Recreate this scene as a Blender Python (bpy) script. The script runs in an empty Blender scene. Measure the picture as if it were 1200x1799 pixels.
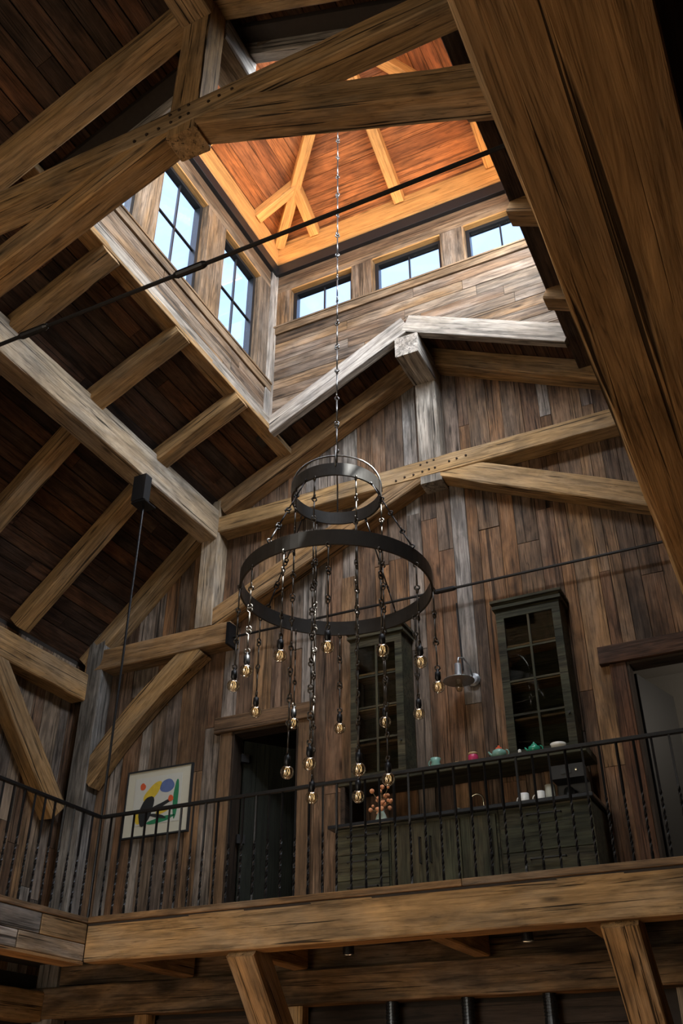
import bpy, math, random
from mathutils import Vector, Matrix
random.seed(7)
scene = bpy.context.scene
COL = scene.collection
R = math.radians

# ------------------------------------------------------------------ camera
cam_d = bpy.data.cameras.new('camera'); cam = bpy.data.objects.new('camera', cam_d); COL.objects.link(cam)
cam_d.sensor_fit = 'HORIZONTAL'; cam_d.sensor_width = 36.0; cam_d.lens = 1680 / 1200 * 36.0
cam_d.clip_start = 0.02; cam_d.clip_end = 500
cam.location = (0, 0, 0); cam.rotation_euler = (R(90 + 32.9), 0, R(26.0))
scene.camera = cam

# ------------------------------------------------------------------ world, sun, exposure
vs = scene.view_settings
vs.view_transform = 'Standard'; vs.look = 'None'; vs.gamma = 1.0; vs.exposure = 0.25; vs.use_curve_mapping = False
world = bpy.data.worlds.new('sky'); scene.world = world; world.use_nodes = True
wn = world.node_tree; wn.nodes.clear()
w_out = wn.nodes.new('ShaderNodeOutputWorld'); w_bg = wn.nodes.new('ShaderNodeBackground'); w_sky = wn.nodes.new('ShaderNodeTexSky')
w_sky.sky_type = 'NISHITA'; w_sky.sun_disc = False; w_sky.sun_elevation = R(58); w_sky.sun_rotation = R(150)
w_sky.air_density = 1.0; w_sky.dust_density = 3.0; w_sky.ozone_density = 1.0
w_bg.inputs['Strength'].default_value = 0.85
wn.links.new(w_sky.outputs[0], w_bg.inputs[0]); wn.links.new(w_bg.outputs[0], w_out.inputs[0])

sun_d = bpy.data.lights.new('sun', 'SUN'); sun = bpy.data.objects.new('sun', sun_d); COL.objects.link(sun)
sun_d.energy = 50.0; sun_d.angle = R(0.6); sun_d.color = (1.0, 0.95, 0.86)
SUN_DIR = Vector((-0.41, 0.06, -1.0))
sun.rotation_euler = SUN_DIR.to_track_quat('-Z', 'Y').to_euler(); sun.location = (3, -4, 30)

def area(name, loc, rot, sx, sy, power, col):
    d = bpy.data.lights.new(name, 'AREA'); d.shape = 'RECTANGLE'; d.size = sx; d.size_y = sy; d.energy = power; d.color = col
    o = bpy.data.objects.new(name, d); COL.objects.link(o); o.location = loc; o.rotation_euler = rot
    return o
# daylight of the tall front window behind the camera (opening in wall_front)
area('front_window_daylight', (-4.9, -2.35, 1.4), (R(90), 0, 0), 4.2, 5.2, 210.0, (1.0, 0.86, 0.66))
# skylight entering through the right and near cupola windows (one lamp in each window opening)
for (ya, yb) in ((4.86, 5.62), (5.92, 6.90), (7.32, 8.30)):
    area('cupola_window_daylight', (-1.20, (ya + yb) / 2, 9.55), (0, R(62), 0), 1.6, yb - ya, 110.0, (0.86, 0.93, 1.0))
for (xa, xb) in ((-5.09, -4.07), (-3.78, -2.72), (-2.42, -1.42)):
    area('cupola_window_daylight', ((xa + xb) / 2, 4.43, 10.08), (R(62), 0, 0), xb - xa, .6, 62.0, (0.86, 0.93, 1.0))

# ------------------------------------------------------------------ helpers
def tag(o, label=None, cat=None, group=None, kind=None):
    if label: o['label'] = label
    if cat: o['category'] = cat
    if group: o['group'] = group
    if kind: o['kind'] = kind
    return o
def empty(name, loc=(0, 0, 0), **k):
    o = bpy.data.objects.new(name, None); COL.objects.link(o); o.location = loc; o.empty_display_size = 0.1
    return tag(o, **k)
ABS = {}
def put(name, mesh, mat, parent=None, M=None):
    """link a mesh object at world matrix M, as a child of parent if given"""
    o = bpy.data.objects.new(name, mesh); COL.objects.link(o)
    if mat is not None:
        if len(mesh.materials) == 0: mesh.materials.append(mat)
        elif mesh.materials[0] is not mat:
            o.material_slots[0].link = 'OBJECT'; o.material_slots[0].material = mat
    if M is None: M = Matrix.Identity(4)
    if parent is not None:
        o.parent = parent
        PM = ABS.get(parent.name) or Matrix.Translation(parent.location)
        o.matrix_parent_inverse = PM.inverted()
    o.matrix_basis = M
    ABS[o.name] = M.copy()
    return o
def mesh_from(name, verts, faces, smooth=False):
    me = bpy.data.meshes.new(name); me.from_pydata(verts, [], faces)
    me.validate(); me.update()
    if smooth:
        for p in me.polygons: p.use_smooth = True
    return me
def frame(p0, p1, side=None):
    p0 = Vector(p0); p1 = Vector(p1); x = (p1 - p0); L = x.length; x.normalize()
    if side is None:
        side = Vector((0, 0, 1)).cross(x)
        if side.length < 1e-3: side = Vector((1, 0, 0))
    y = Vector(side); y = (y - x * y.dot(x)).normalized(); z = x.cross(y)
    M = Matrix((( x.x, y.x, z.x, 0), (x.y, y.y, z.y, 0), (x.z, y.z, z.z, 0), (0, 0, 0, 1)))
    return Matrix.Translation((p0 + p1) / 2) @ M, L
BOXC = {}
def box_mesh(lx, ly, lz, b=0.0):
    k = (round(lx, 4), round(ly, 4), round(lz, 4), round(b, 4))
    if k in BOXC: return BOXC[k]
    hx, hy, hz = lx / 2, ly / 2, lz / 2
    if b <= 0:
        v = [(sx * hx, sy * hy, sz * hz) for sx in (-1, 1) for sy in (-1, 1) for sz in (-1, 1)]
        f = [(0, 1, 3, 2), (4, 6, 7, 5), (0, 4, 5, 1), (2, 3, 7, 6), (0, 2, 6, 4), (1, 5, 7, 3)]
        me = mesh_from('box', v, f)
    else:
        v = []; idx = {}
        for sx in (-1, 1):
            for sy in (-1, 1):
                for sz in (-1, 1):
                    for a in range(3):
                        h = [hx - b, hy - b, hz - b]; h[a] += b
                        idx[(sx, sy, sz, a)] = len(v); v.append((sx * h[0], sy * h[1], sz * h[2]))
        f = []
        S = (-1, 1)
        for s in S:
            q = [idx[(s, -1, -1, 0)], idx[(s, 1, -1, 0)], idx[(s, 1, 1, 0)], idx[(s, -1, 1, 0)]]; f.append(q if s > 0 else q[::-1])
            q = [idx[(-1, s, -1, 1)], idx[(-1, s, 1, 1)], idx[(1, s, 1, 1)], idx[(1, s, -1, 1)]]; f.append(q if s > 0 else q[::-1])
            q = [idx[(-1, -1, s, 2)], idx[(1, -1, s, 2)], idx[(1, 1, s, 2)], idx[(-1, 1, s, 2)]]; f.append(q if s > 0 else q[::-1])
        for a in S:
            for c in S:
                q = [idx[(-1, a, c, 1)], idx[(1, a, c, 1)], idx[(1, a, c, 2)], idx[(-1, a, c, 2)]]; f.append(q if a * c < 0 else q[::-1])
                q = [idx[(a, -1, c, 0)], idx[(a, 1, c, 0)], idx[(a, 1, c, 2)], idx[(a, -1, c, 2)]]; f.append(q if a * c > 0 else q[::-1])
                q = [idx[(a, c, -1, 0)], idx[(a, c, 1, 0)], idx[(a, c, 1, 1)], idx[(a, c, -1, 1)]]; f.append(q if a * c < 0 else q[::-1])
        for sx in S:
            for sy in S:
                for sz in S:
                    t = [idx[(sx, sy, sz, 0)], idx[(sx, sy, sz, 1)], idx[(sx, sy, sz, 2)]]; f.append(t if sx * sy * sz > 0 else t[::-1])
        me = mesh_from('box', v, f)
    BOXC[k] = me
    return me
def box(name, x0, x1, y0, y1, z0, z1, mat, parent=None, b=0.0, long=None):
    """axis-aligned box; local X runs along its longest side so wood grain follows it"""
    d = [x1 - x0, y1 - y0, z1 - z0]
    ax = long if long is not None else d.index(max(d))
    c = Vector(((x0 + x1) / 2, (y0 + y1) / 2, (z0 + z1) / 2))
    if ax == 0: m = box_mesh(d[0], d[1], d[2], b); M = Matrix.Identity(4)
    elif ax == 1: m = box_mesh(d[1], d[0], d[2], b); M = Matrix.Rotation(R(90), 4, 'Z')
    else: m = box_mesh(d[2], d[1], d[0], b); M = Matrix.Rotation(R(-90), 4, 'Y')
    return put(name, m, mat, parent, Matrix.Translation(c) @ M)
class MB:
    """several shapes of ONE part collected into one mesh"""
    def __init__(s): s.v = []; s.f = []
    def box(s, x0, x1, y0, y1, z0, z1):
        n = len(s.v); s.v += [(x, y, z) for x in (x0, x1) for y in (y0, y1) for z in (z0, z1)]
        s.f += [tuple(n + i for i in q) for q in [(0, 1, 3, 2), (4, 6, 7, 5), (0, 4, 5, 1), (2, 3, 7, 6), (0, 2, 6, 4), (1, 5, 7, 3)]]
        return s
    def tube(s, pts, r, n=8, cap=True):
        pts = [Vector(p) for p in pts]; b = len(s.v); k = len(pts)
        rr = r if isinstance(r, (list, tuple)) else [r] * k
        up = None
        for i, p in enumerate(pts):
            t = (pts[min(i + 1, k - 1)] - pts[max(i - 1, 0)]).normalized()
            if up is None: up = Vector((0, 0, 1)) if abs(t.z) < .9 else Vector((1, 0, 0))
            u = (up - t * up.dot(t)).normalized(); w = t.cross(u); up = u
            for j in range(n):
                a = 2 * math.pi * j / n; s.v.append(tuple(p + (u * math.cos(a) + w * math.sin(a)) * rr[i]))
        for i in range(k - 1):
            for j in range(n):
                j2 = (j + 1) % n; s.f.append((b + i * n + j, b + i * n + j2, b + (i + 1) * n + j2, b + (i + 1) * n + j))
        if cap:
            s.f.append(tuple(b + j for j in range(n))[::-1]); s.f.append(tuple(b + (k - 1) * n + j for j in range(n)))
        return s
    def lathe(s, prof, n=20, c=(0, 0, 0)):
        b = len(s.v); k = len(prof)
        for (r, z) in prof:
            for j in range(n):
                a = 2 * math.pi * j / n; s.v.append((c[0] + r * math.cos(a), c[1] + r * math.sin(a), c[2] + z))
        for i in range(k - 1):
            for j in range(n):
                j2 = (j + 1) % n; s.f.append((b + i * n + j, b + i * n + j2, b + (i + 1) * n + j2, b + (i + 1) * n + j))
        return s
    def prism(s, poly, y0, y1):
        """polygon in XZ extruded along Y"""
        b = len(s.v); n = len(poly)
        s.v += [(p[0], y0, p[1]) for p in poly] + [(p[0], y1, p[1]) for p in poly]
        s.f.append(tuple(range(b, b + n))); s.f.append(tuple(range(b + 2 * n - 1, b + n - 1, -1)))
        for i in range(n):
            j = (i + 1) % n; s.f.append((b + i, b + n + i, b + n + j, b + j))
        return s
    def build(s, name, mat, parent=None, M=None, smooth=False):
        me = mesh_from(name, s.v, s.f, smooth)
        return put(name, me, mat, parent, M)
def timber_mesh(L, w, h, b=0.014, jit=0.004, bow=0.0, taper=0.0):
    """hewn timber along local X with chamfered edges and slightly uneven faces; bow curves it in local Z"""
    n = max(2, int(L / 0.30)); v = []; f = []
    if bow: n = max(n, 12)
    hw, hh = w / 2, h / 2
    sec = [(-hw + b, -hh), (hw - b, -hh), (hw, -hh + b), (hw, hh - b), (hw - b, hh), (-hw + b, hh), (-hw, hh - b), (-hw, -hh + b)]
    for i in range(n + 1):
        t = i / n; x = (t - .5) * L; zc = bow * (1 - (2 * t - 1) ** 2)
        jy = [random.uniform(-jit, jit) for _ in range(8)]; jz = [random.uniform(-jit, jit) for _ in range(8)]
        for k, (yy, zz) in enumerate(sec): v.append((x, yy + jy[k], zz * (1 - taper * t) + jz[k] + zc))
    for i in range(n):
        for k in range(8):
            k2 = (k + 1) % 8; f.append((i * 8 + k, (i + 1) * 8 + k, (i + 1) * 8 + k2, i * 8 + k2))
    f.append(tuple(range(8))); f.append(tuple(n * 8 + k for k in range(7, -1, -1)))
    return mesh_from('timber', v, f)
def timber(name, p0, p1, w, h, mat, parent=None, side=None, b=0.014, jit=0.004, bow=0.0):
    M, L = frame(p0, p1, side)
    return put(name, timber_mesh(L, w, h, b, jit, bow), mat, parent, M)

# ------------------------------------------------------------------ materials
def nt(name):
    m = bpy.data.materials.new(name); m.use_nodes = True; t = m.node_tree
    return m, t, t.nodes['Principled BSDF']
def simple(name, col, rough=0.5, metal=0.0, noise=0.0, bump=0.0, scale=20, spec=None, emit=None, es=0):
    m, t, p = nt(name)
    p.inputs['Roughness'].default_value = rough; p.inputs['Metallic'].default_value = metal
    if spec is not None: p.inputs['Specular IOR Level'].default_value = spec
    n = t.nodes.new('ShaderNodeTexNoise'); n.inputs['Scale'].default_value = scale; n.inputs['Detail'].default_value = 4
    tc = t.nodes.new('ShaderNodeTexCoord'); t.links.new(tc.outputs['Object'], n.inputs['Vector'])
    mx = t.nodes.new('ShaderNodeMix'); mx.data_type = 'RGBA'
    mx.inputs[6].default_value = tuple(c * (1 - noise) for c in col) + (1,); mx.inputs[7].default_value = tuple(min(1, c * (1 + noise)) for c in col) + (1,)
    t.links.new(n.outputs['Fac'], mx.inputs[0]); t.links.new(mx.outputs[2], p.inputs['Base Color'])
    if bump:
        b = t.nodes.new('ShaderNodeBump'); b.inputs['Strength'].default_value = bump; b.inputs['Distance'].default_value = 0.005
        t.links.new(n.outputs['Fac'], b.inputs['Height']); t.links.new(b.outputs[0], p.inputs['Normal'])
    if emit:
        p.inputs['Emission Color'].default_value = emit + (1,); p.inputs['Emission Strength'].default_value = es
    return m
def wood(name, pal, rough=0.75, contrast=0.55, crack=0.7, knots=0.6, weather=None, wamt=0.0, bump=0.6, grain=1.0, streak=0.55, stain=0.45, lines=0.55):
    """weathered timber: palette picked per object, grain stretched along local X, checks, knots, optional grey weathering"""
    m, t, p = nt(name); N = t.nodes; Lk = t.links
    p.inputs['Roughness'].default_value = rough; p.inputs['Specular IOR Level'].default_value = 0.25
    tc = N.new('ShaderNodeTexCoord'); oi = N.new('ShaderNodeObjectInfo')
    sc = N.new('ShaderNodeVectorMath'); sc.operation = 'SCALE'; sc.inputs[0].default_value = (37.0, 91.0, 53.0); Lk.new(oi.outputs['Random'], sc.inputs['Scale'])
    ad = N.new('ShaderNodeVectorMath'); ad.operation = 'ADD'; Lk.new(tc.outputs['Object'], ad.inputs[0]); Lk.new(sc.outputs[0], ad.inputs[1])
    def noise(s, det, dist=0.0, rough_=.6):
        mp = N.new('ShaderNodeMapping'); mp.inputs['Scale'].default_value = s; Lk.new(ad.outputs[0], mp.inputs['Vector'])
        n = N.new('ShaderNodeTexNoise'); n.inputs['Scale'].default_value = 1; n.inputs['Detail'].default_value = det; n.inputs['Distortion'].default_value = dist
        n.inputs['Roughness'].default_value = rough_
        Lk.new(mp.outputs[0], n.inputs['Vector']); return n.outputs['Fac']
    def ramp(fac, stops, interp='LINEAR'):
        r = N.new('ShaderNodeValToRGB'); r.color_ramp.interpolation = interp
        e = r.color_ramp.elements
        while len(e) < len(stops): e.new(0.5)
        for i, (pos, c) in enumerate(stops): e[i].position = pos; e[i].color = (c, c, c, 1) if not isinstance(c, tuple) else c + (1,)
        Lk.new(fac, r.inputs[0]); return r.outputs[0]
    def mul(a, b, fac=1.0):
        x = N.new('ShaderNodeMix'); x.data_type = 'RGBA'; x.blend_type = 'MULTIPLY'; x.inputs[0].default_value = fac
        Lk.new(a, x.inputs[6]); Lk.new(b, x.inputs[7]); return x.outputs[2]
    g1 = noise((1.6 * grain, 26 * grain, 26 * grain), 5, 0.4); g2 = noise((0.9, 3.2, 3.2), 4, 0.6); g3 = noise((0.55, 30, 30), 2, 0.9); g4 = noise((2.2, 7, 7), 5, 1.0)
    base = ramp(oi.outputs['Random'], [(i / max(1, len(pal) - 1) if len(pal) > 1 else 0.0, c) for i, c in enumerate(pal)]) if len(pal) > 1 else None
    if base is None:
        rgb = N.new('ShaderNodeRGB'); rgb.outputs[0].default_value = pal[0] + (1,); base = rgb.outputs[0]
    if weather:
        wf = ramp(g2, [(0.42, 0.0), (0.66, wamt)])
        x = N.new('ShaderNodeMix'); x.data_type = 'RGBA'; Lk.new(wf, x.inputs[0]); Lk.new(base, x.inputs[6]); x.inputs[7].default_value = weather + (1,); base = x.outputs[2]
    c = mul(base, ramp(g1, [(0.28, 1 - contrast), (0.5, 1.0), (0.75, 1.0 + contrast * .6)]))
    c = mul(c, ramp(g4, [(0.3, 1 - contrast * .7), (0.55, 1.0), (0.8, 1.15)]))
    g5 = noise((0.9, 12, 12), 5, 1.0, .6); g6 = noise((0.7, 2.0, 2.0), 3, 0.8)
    c = mul(c, ramp(g5, [(0.52, 1.0), (0.60, 1 - streak * .7), (0.70, 1 - streak)]))
    g7 = noise((0.42, 22, 22), 3, 1.2, .5); g8 = noise((5, 95, 95), 3, 0.3)
    c = mul(c, ramp(g7, [(0.487, 1.0), (0.5, 1 - lines), (0.513, 1.0)]))
    c = mul(c, ramp(g8, [(0.3, 1 - contrast * .45), (0.6, 1.08)]))
    c = mul(c, ramp(g6, [(0.36, 1 - stain), (0.56, 1.0)]))
    ck = ramp(g3, [(0.615, 1.0), (0.66, 1 - crack)])
    c = mul(c, ck)
    if knots:
        mp = N.new('ShaderNodeMapping'); mp.inputs['Scale'].default_value = (1.1, 4.2, 4.2); Lk.new(ad.outputs[0], mp.inputs['Vector'])
        vo = N.new('ShaderNodeTexVoronoi'); vo.inputs['Scale'].default_value = 1.0; Lk.new(mp.outputs[0], vo.inputs['Vector'])
        c = mul(c, ramp(vo.outputs['Distance'], [(0.04, 1 - knots), (0.13, 1.0)]))
    Lk.new(c, p.inputs['Base Color'])
    bp = N.new('ShaderNodeBump'); bp.inputs['Strength'].default_value = bump; bp.inputs['Distance'].default_value = 0.012
    hm = N.new('ShaderNodeMath'); hm.operation = 'ADD'; Lk.new(g1, hm.inputs[0]); Lk.new(ck, hm.inputs[1])
    Lk.new(hm.outputs[0], bp.inputs['Height']); Lk.new(bp.outputs[0], p.inputs['Normal'])
    return m
def glass(name, tint=(0.93, 0.96, 0.98), refl=0.08, rough=0.02, power=4.0, gain=.6):
    m = bpy.data.materials.new(name); m.use_nodes = True; t = m.node_tree; t.nodes.clear()
    o = t.nodes.new('ShaderNodeOutputMaterial'); mx = t.nodes.new('ShaderNodeMixShader'); tr = t.nodes.new('ShaderNodeBsdfTransparent'); gl = t.nodes.new('ShaderNodeBsdfGlossy')
    lw = t.nodes.new('ShaderNodeLayerWeight'); pw = t.nodes.new('ShaderNodeMath'); pw.operation = 'POWER'; pw.inputs[1].default_value = power
    t.links.new(lw.outputs['Facing'], pw.inputs[0])
    fr = t.nodes.new('ShaderNodeMath'); fr.operation = 'MULTIPLY_ADD'; fr.inputs[1].default_value = gain; fr.inputs[2].default_value = refl * .5
    t.links.new(pw.outputs[0], fr.inputs[0])
    tr.inputs[0].default_value = tint + (1,); gl.inputs['Roughness'].default_value = rough
    t.links.new(fr.outputs[0], mx.inputs[0]); t.links.new(tr.outputs[0], mx.inputs[1]); t.links.new(gl.outputs[0], mx.inputs[2]); t.links.new(mx.outputs[0], o.inputs[0])
    return m
M = {}
M['oak'] = wood('oak_timber', [(0.40, 0.22, 0.085), (0.47, 0.29, 0.125), (0.36, 0.205, 0.09)], contrast=0.45, crack=0.88, knots=0.7, weather=(0.33, 0.26, 0.18), wamt=0.5, streak=.32, stain=.38)
M['oak_pale'] = wood('pale_timber', [(0.50, 0.37, 0.24), (0.46, 0.33, 0.20)], contrast=0.42, crack=0.88, knots=0.6, weather=(0.42, 0.38, 0.33), wamt=0.6, streak=.35, stain=.35)
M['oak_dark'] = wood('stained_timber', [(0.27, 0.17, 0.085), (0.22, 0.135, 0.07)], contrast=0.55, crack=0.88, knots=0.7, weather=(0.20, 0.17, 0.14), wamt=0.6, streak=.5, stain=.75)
M['brown_trim'] = wood('brown_trim', [(0.17, 0.10, 0.055), (0.20, 0.125, 0.07)], contrast=0.45, crack=0.6, knots=0.4, streak=.3, stain=.3)
M['oak_grey'] = wood('weathered_timber', [(0.50, 0.45, 0.40), (0.44, 0.38, 0.31)], contrast=0.45, crack=0.85, knots=0.6, weather=(0.26, 0.20, 0.145), wamt=0.5)
M['post_grey'] = wood('grey_post', [(0.30, 0.285, 0.27), (0.27, 0.25, 0.23)], contrast=0.5, crack=0.8, knots=0.6, weather=(0.17, 0.13, 0.10), wamt=0.6)
M['barn'] = wood('barn_board', [(0.42, 0.39, 0.36), (0.17, 0.095, 0.055), (0.30, 0.15, 0.065), (0.11, 0.07, 0.05), (0.36, 0.20, 0.09), (0.19, 0.12, 0.08), (0.38, 0.34, 0.30), (0.24, 0.115, 0.052), (0.14, 0.09, 0.062), (0.33, 0.24, 0.165)], contrast=0.6, crack=0.7, knots=0.7, weather=(0.20, 0.15, 0.11), wamt=0.55, streak=.45, stain=.55)
M['cupboard_board'] = wood('cupola_board', [(0.22, 0.125, 0.06), (0.30, 0.18, 0.09), (0.16, 0.10, 0.06), (0.27, 0.20, 0.14), (0.19, 0.105, 0.055)], contrast=0.6, crack=0.6, knots=0.75, weather=(0.30, 0.26, 0.22), wamt=0.5)
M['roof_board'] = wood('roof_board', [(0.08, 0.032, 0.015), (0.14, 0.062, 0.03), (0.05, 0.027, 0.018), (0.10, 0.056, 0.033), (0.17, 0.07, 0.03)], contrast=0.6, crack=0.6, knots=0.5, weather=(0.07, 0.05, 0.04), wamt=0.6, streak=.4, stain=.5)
M['fir'] = wood('cupola_fir', [(0.52, 0.26, 0.08), (0.58, 0.30, 0.10)], contrast=0.25, crack=0.4, knots=0.5, rough=0.6, streak=.2, stain=.15)
M['fir_board'] = wood('cupola_roof_board', [(0.32, 0.105, 0.032), (0.42, 0.15, 0.045), (0.24, 0.08, 0.03), (0.37, 0.14, 0.05)], contrast=0.5, crack=0.5, knots=0.6, rough=0.65, streak=.45, stain=.4)
M['trim_wood'] = wood('trim_wood', [(0.30, 0.17, 0.075), (0.25, 0.145, 0.07), (0.28, 0.19, 0.115)], contrast=0.5, crack=0.5, knots=0.5, weather=(0.30, 0.24, 0.18), wamt=0.5)
M['green_wood'] = wood('green_painted_wood', [(0.055, 0.060, 0.036), (0.07, 0.07, 0.042)], contrast=0.5, crack=0.5, knots=0.3, weather=(0.11, 0.08, 0.045), wamt=0.6)
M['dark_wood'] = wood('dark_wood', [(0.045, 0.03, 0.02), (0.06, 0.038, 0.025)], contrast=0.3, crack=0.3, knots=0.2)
M['floor_wood'] = wood('floor_wood', [(0.42, 0.25, 0.12), (0.48, 0.29, 0.14), (0.38, 0.22, 0.10)], contrast=0.3, crack=0.4, knots=0.4, rough=0.5, streak=.3, stain=.2)
M['backing'] = simple('sheathing', (0.03, 0.022, 0.017), 0.9, noise=0.3)
M['iron'] = simple('black_iron', (0.018, 0.018, 0.02), 0.42, 0.6, noise=0.35, bump=0.25, scale=60)
M['steel'] = simple('blued_steel', (0.05, 0.052, 0.055), 0.38, 0.85, noise=0.3, bump=0.1, scale=30)
M['ring_steel'] = simple('ring_steel', (0.045, 0.041, 0.038), 0.40, 0.35, noise=0.3, bump=0.1, scale=14)
M['chain_steel'] = simple('chain_steel', (0.16, 0.155, 0.15), 0.35, 0.9, noise=0.3)
M['string_steel'] = simple('string_steel', (0.07, 0.06, 0.05), 0.42, 0.75, noise=0.3)
M['black'] = simple('black_paint', (0.008, 0.008, 0.009), 0.5, noise=0.2)
M['window_black'] = simple('window_black', (0.012, 0.013, 0.015), 0.35, noise=0.2)
M['glass'] = glass('window_glass')
M['cab_glass'] = glass('cabinet_glass', (0.75, 0.76, 0.74))
M['bulb_glass'] = glass('bulb_glass', (0.90, 0.84, 0.70), refl=.34, rough=0.08, power=1.6, gain=.9)
M['filament'] = simple('filament', (0.75, 0.55, 0.28), 0.3, 0.6, emit=(1.0, 0.70, 0.35), es=1.2)
M['galv'] = simple('galvanised_metal', (0.42, 0.44, 0.46), 0.38, 0.8, noise=0.2)
M['white'] = simple('white_ceramic', (0.78, 0.77, 0.72), 0.25, noise=0.03)
M['mat_board'] = simple('mat_board', (0.56, 0.55, 0.46), 0.9, noise=0.03)
M['paper'] = simple('paper', (0.55, 0.56, 0.52), 0.9, noise=0.05)
M['ink'] = simple('black_ink', (0.012, 0.014, 0.016), 0.8, noise=0.3)
M['p_yellow'] = simple('yellow_paint', (0.62, 0.45, 0.04), 0.8, noise=0.2)
M['p_blue'] = simple('blue_paint', (0.10, 0.15, 0.34), 0.8, noise=0.25)
M['p_green'] = simple('green_paint', (0.02, 0.20, 0.09), 0.8, noise=0.25)
M['p_red'] = simple('red_paint', (0.62, 0.10, 0.03), 0.8, noise=0.2)
M['stone'] = simple('dark_counter_stone', (0.02, 0.022, 0.026), 0.22, noise=0.4, scale=40)
M['aqua'] = simple('aqua_glaze', (0.22, 0.42, 0.36), 0.2, noise=0.15)
M['green_glaze'] = simple('green_glaze', (0.03, 0.30, 0.18), 0.2, noise=0.15)
M['pink'] = simple('pink_glaze', (0.55, 0.05, 0.14), 0.25, noise=0.2)
M['tan'] = simple('tan_lid', (0.45, 0.30, 0.14), 0.5, noise=0.2)
M['flower'] = simple('peach_petal', (0.75, 0.33, 0.16), 0.8, noise=0.25)
M['stem'] = simple('dry_stem', (0.20, 0.13, 0.06), 0.8, noise=0.3)
M['vase_glass'] = simple('pale_vase', (0.42, 0.52, 0.45), 0.15, noise=0.1)
M['chrome'] = simple('brushed_nickel', (0.6, 0.55, 0.42), 0.25, 0.95, noise=0.05)
M['door_green'] = wood('dark_green_door', [(0.013, 0.016, 0.012), (0.016, 0.019, 0.014)], contrast=0.25, crack=0.2, knots=0.0)
M['plaster'] = simple('grey_plaster', (0.30, 0.28, 0.25), 0.9, noise=0.06)

# ================================================================== geometry constants (camera at the origin, X along the gable wall, Y towards it)
CX = -3.28                       # ridge line
FLOOR = -1.60; DECK = 1.66       # ground floor, balcony floor
YG = 9.50                        # gable wall face
XL, XR = -8.50, 1.94             # side wall faces
YF = -2.50                       # front wall
HX0, HX1, HY0, HY1 = -5.28, -1.28, 4.50, 8.64    # cupola opening
KX = 3.17                        # half width to the roof knee
def zdeck(d):                    # underside of the roof boards at distance d from the ridge line
    return 9.0 - 0.5 * d if d <= KX else 9.0 - 0.5 * KX - 0.983 * (d - KX)

# ------------------------------------------------------------------ ground floor and walls
fl = MB().box(XL - .3, XR + .3, YF - .3, YG + 2.2, FLOOR - .2, FLOOR - .03).build('floor', M['backing']); tag(fl, 'brown plank ground floor of the hall', 'floor', kind='structure')
x = XL
while x < XR:
    box('plank', x, min(XR, x + .30) - .004, YF, YG, FLOOR - .03, FLOOR, M['floor_wood'], fl); x += .30

def vplank(parent, u0, u1, z0, z1, plane, mat, axis='x', proud=0.0):
    """vertical board on the wall; axis x: wall at Y=plane facing -Y; axis y: wall at X=plane facing +X"""
    g = .003
    if axis == 'x': return box('plank', u0 + g, u1 - g, plane - proud, plane + .025, z0 + g, z1 - g, mat, parent, long=2)
    return box('plank', plane - .025, plane + proud, u0 + g, u1 - g, z0 + g, z1 - g, mat, parent, long=2)

# back wall (gable) with two door openings
D1 = (-6.08, -5.17, 4.05); D2 = (-1.36, -0.40, 4.05)
wb = MB()
wb.box(XL - .3, D1[0], YG + .026, YG + .16, FLOOR, 8.9).box(D1[0], D1[1], YG + .026, YG + .16, D1[2], 8.9).box(D1[1], D2[0], YG + .026, YG + .16, FLOOR, 9.0)
wb.box(D2[0], D2[1], YG + .026, YG + .16, D2[2], 8.9).box(D2[1], XR + .3, YG + .026, YG + .16, FLOOR, 8.9)
wb.box(D1[0], D1[1], YG + .026, YG + .16, FLOOR, DECK).box(D2[0], D2[1], YG + .026, YG + .16, FLOOR, DECK)
wall_back = wb.build('wall_back', M['backing']); tag(wall_back, 'gable wall of vertical weathered barn boards', 'wall', kind='structure')
rnd = random.Random(3)
x = XL
while x < XR:
    w = rnd.choice([.14, .17, .19, .21, .23, .26]); x1 = min(XR, x + w)
    for D in (D1, D2):
        for e in (D[0], D[1]):
            if x < e - .02 and x1 > e - .06: x1 = e
    mid = (x + x1) / 2; zb = 1.50
    for D in (D1, D2):
        if D[0] - .01 < mid < D[1]: zb = D[2]
    zt = zdeck(abs(mid - CX)) + .05
    cuts = [zb]
    z = zb + rnd.uniform(.8, 4.0)
    while z < zt - .5:
        cuts.append(z); z += rnd.uniform(1.8, 4.0)
    cuts.append(zt)
    for a, b_ in zip(cuts[:-1], cuts[1:]):
        vplank(wall_back, x, x1, a, b_, YG, M['barn'], 'x', rnd.uniform(0.0, .010))
    x = x1
# left wall
wl = MB().box(XL - .2, XL - .026, YF - .3, YG + .2, FLOOR, 5.6).build('wall_left', M['backing']); tag(wl, 'left side wall of vertical barn boards', 'wall', kind='structure')
y = 1.0
while y < YG:
    w = rnd.choice([.13, .15, .17, .19, .21]); y1 = min(YG, y + w)
    cuts = [1.5, rnd.uniform(2.2, 4.2), 5.3]
    for a, b_ in zip(cuts[:-1], cuts[1:]): vplank(wl, y, y1, a, b_, XL, M['barn'], 'y', rnd.uniform(0, .010))
    y = y1
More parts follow.
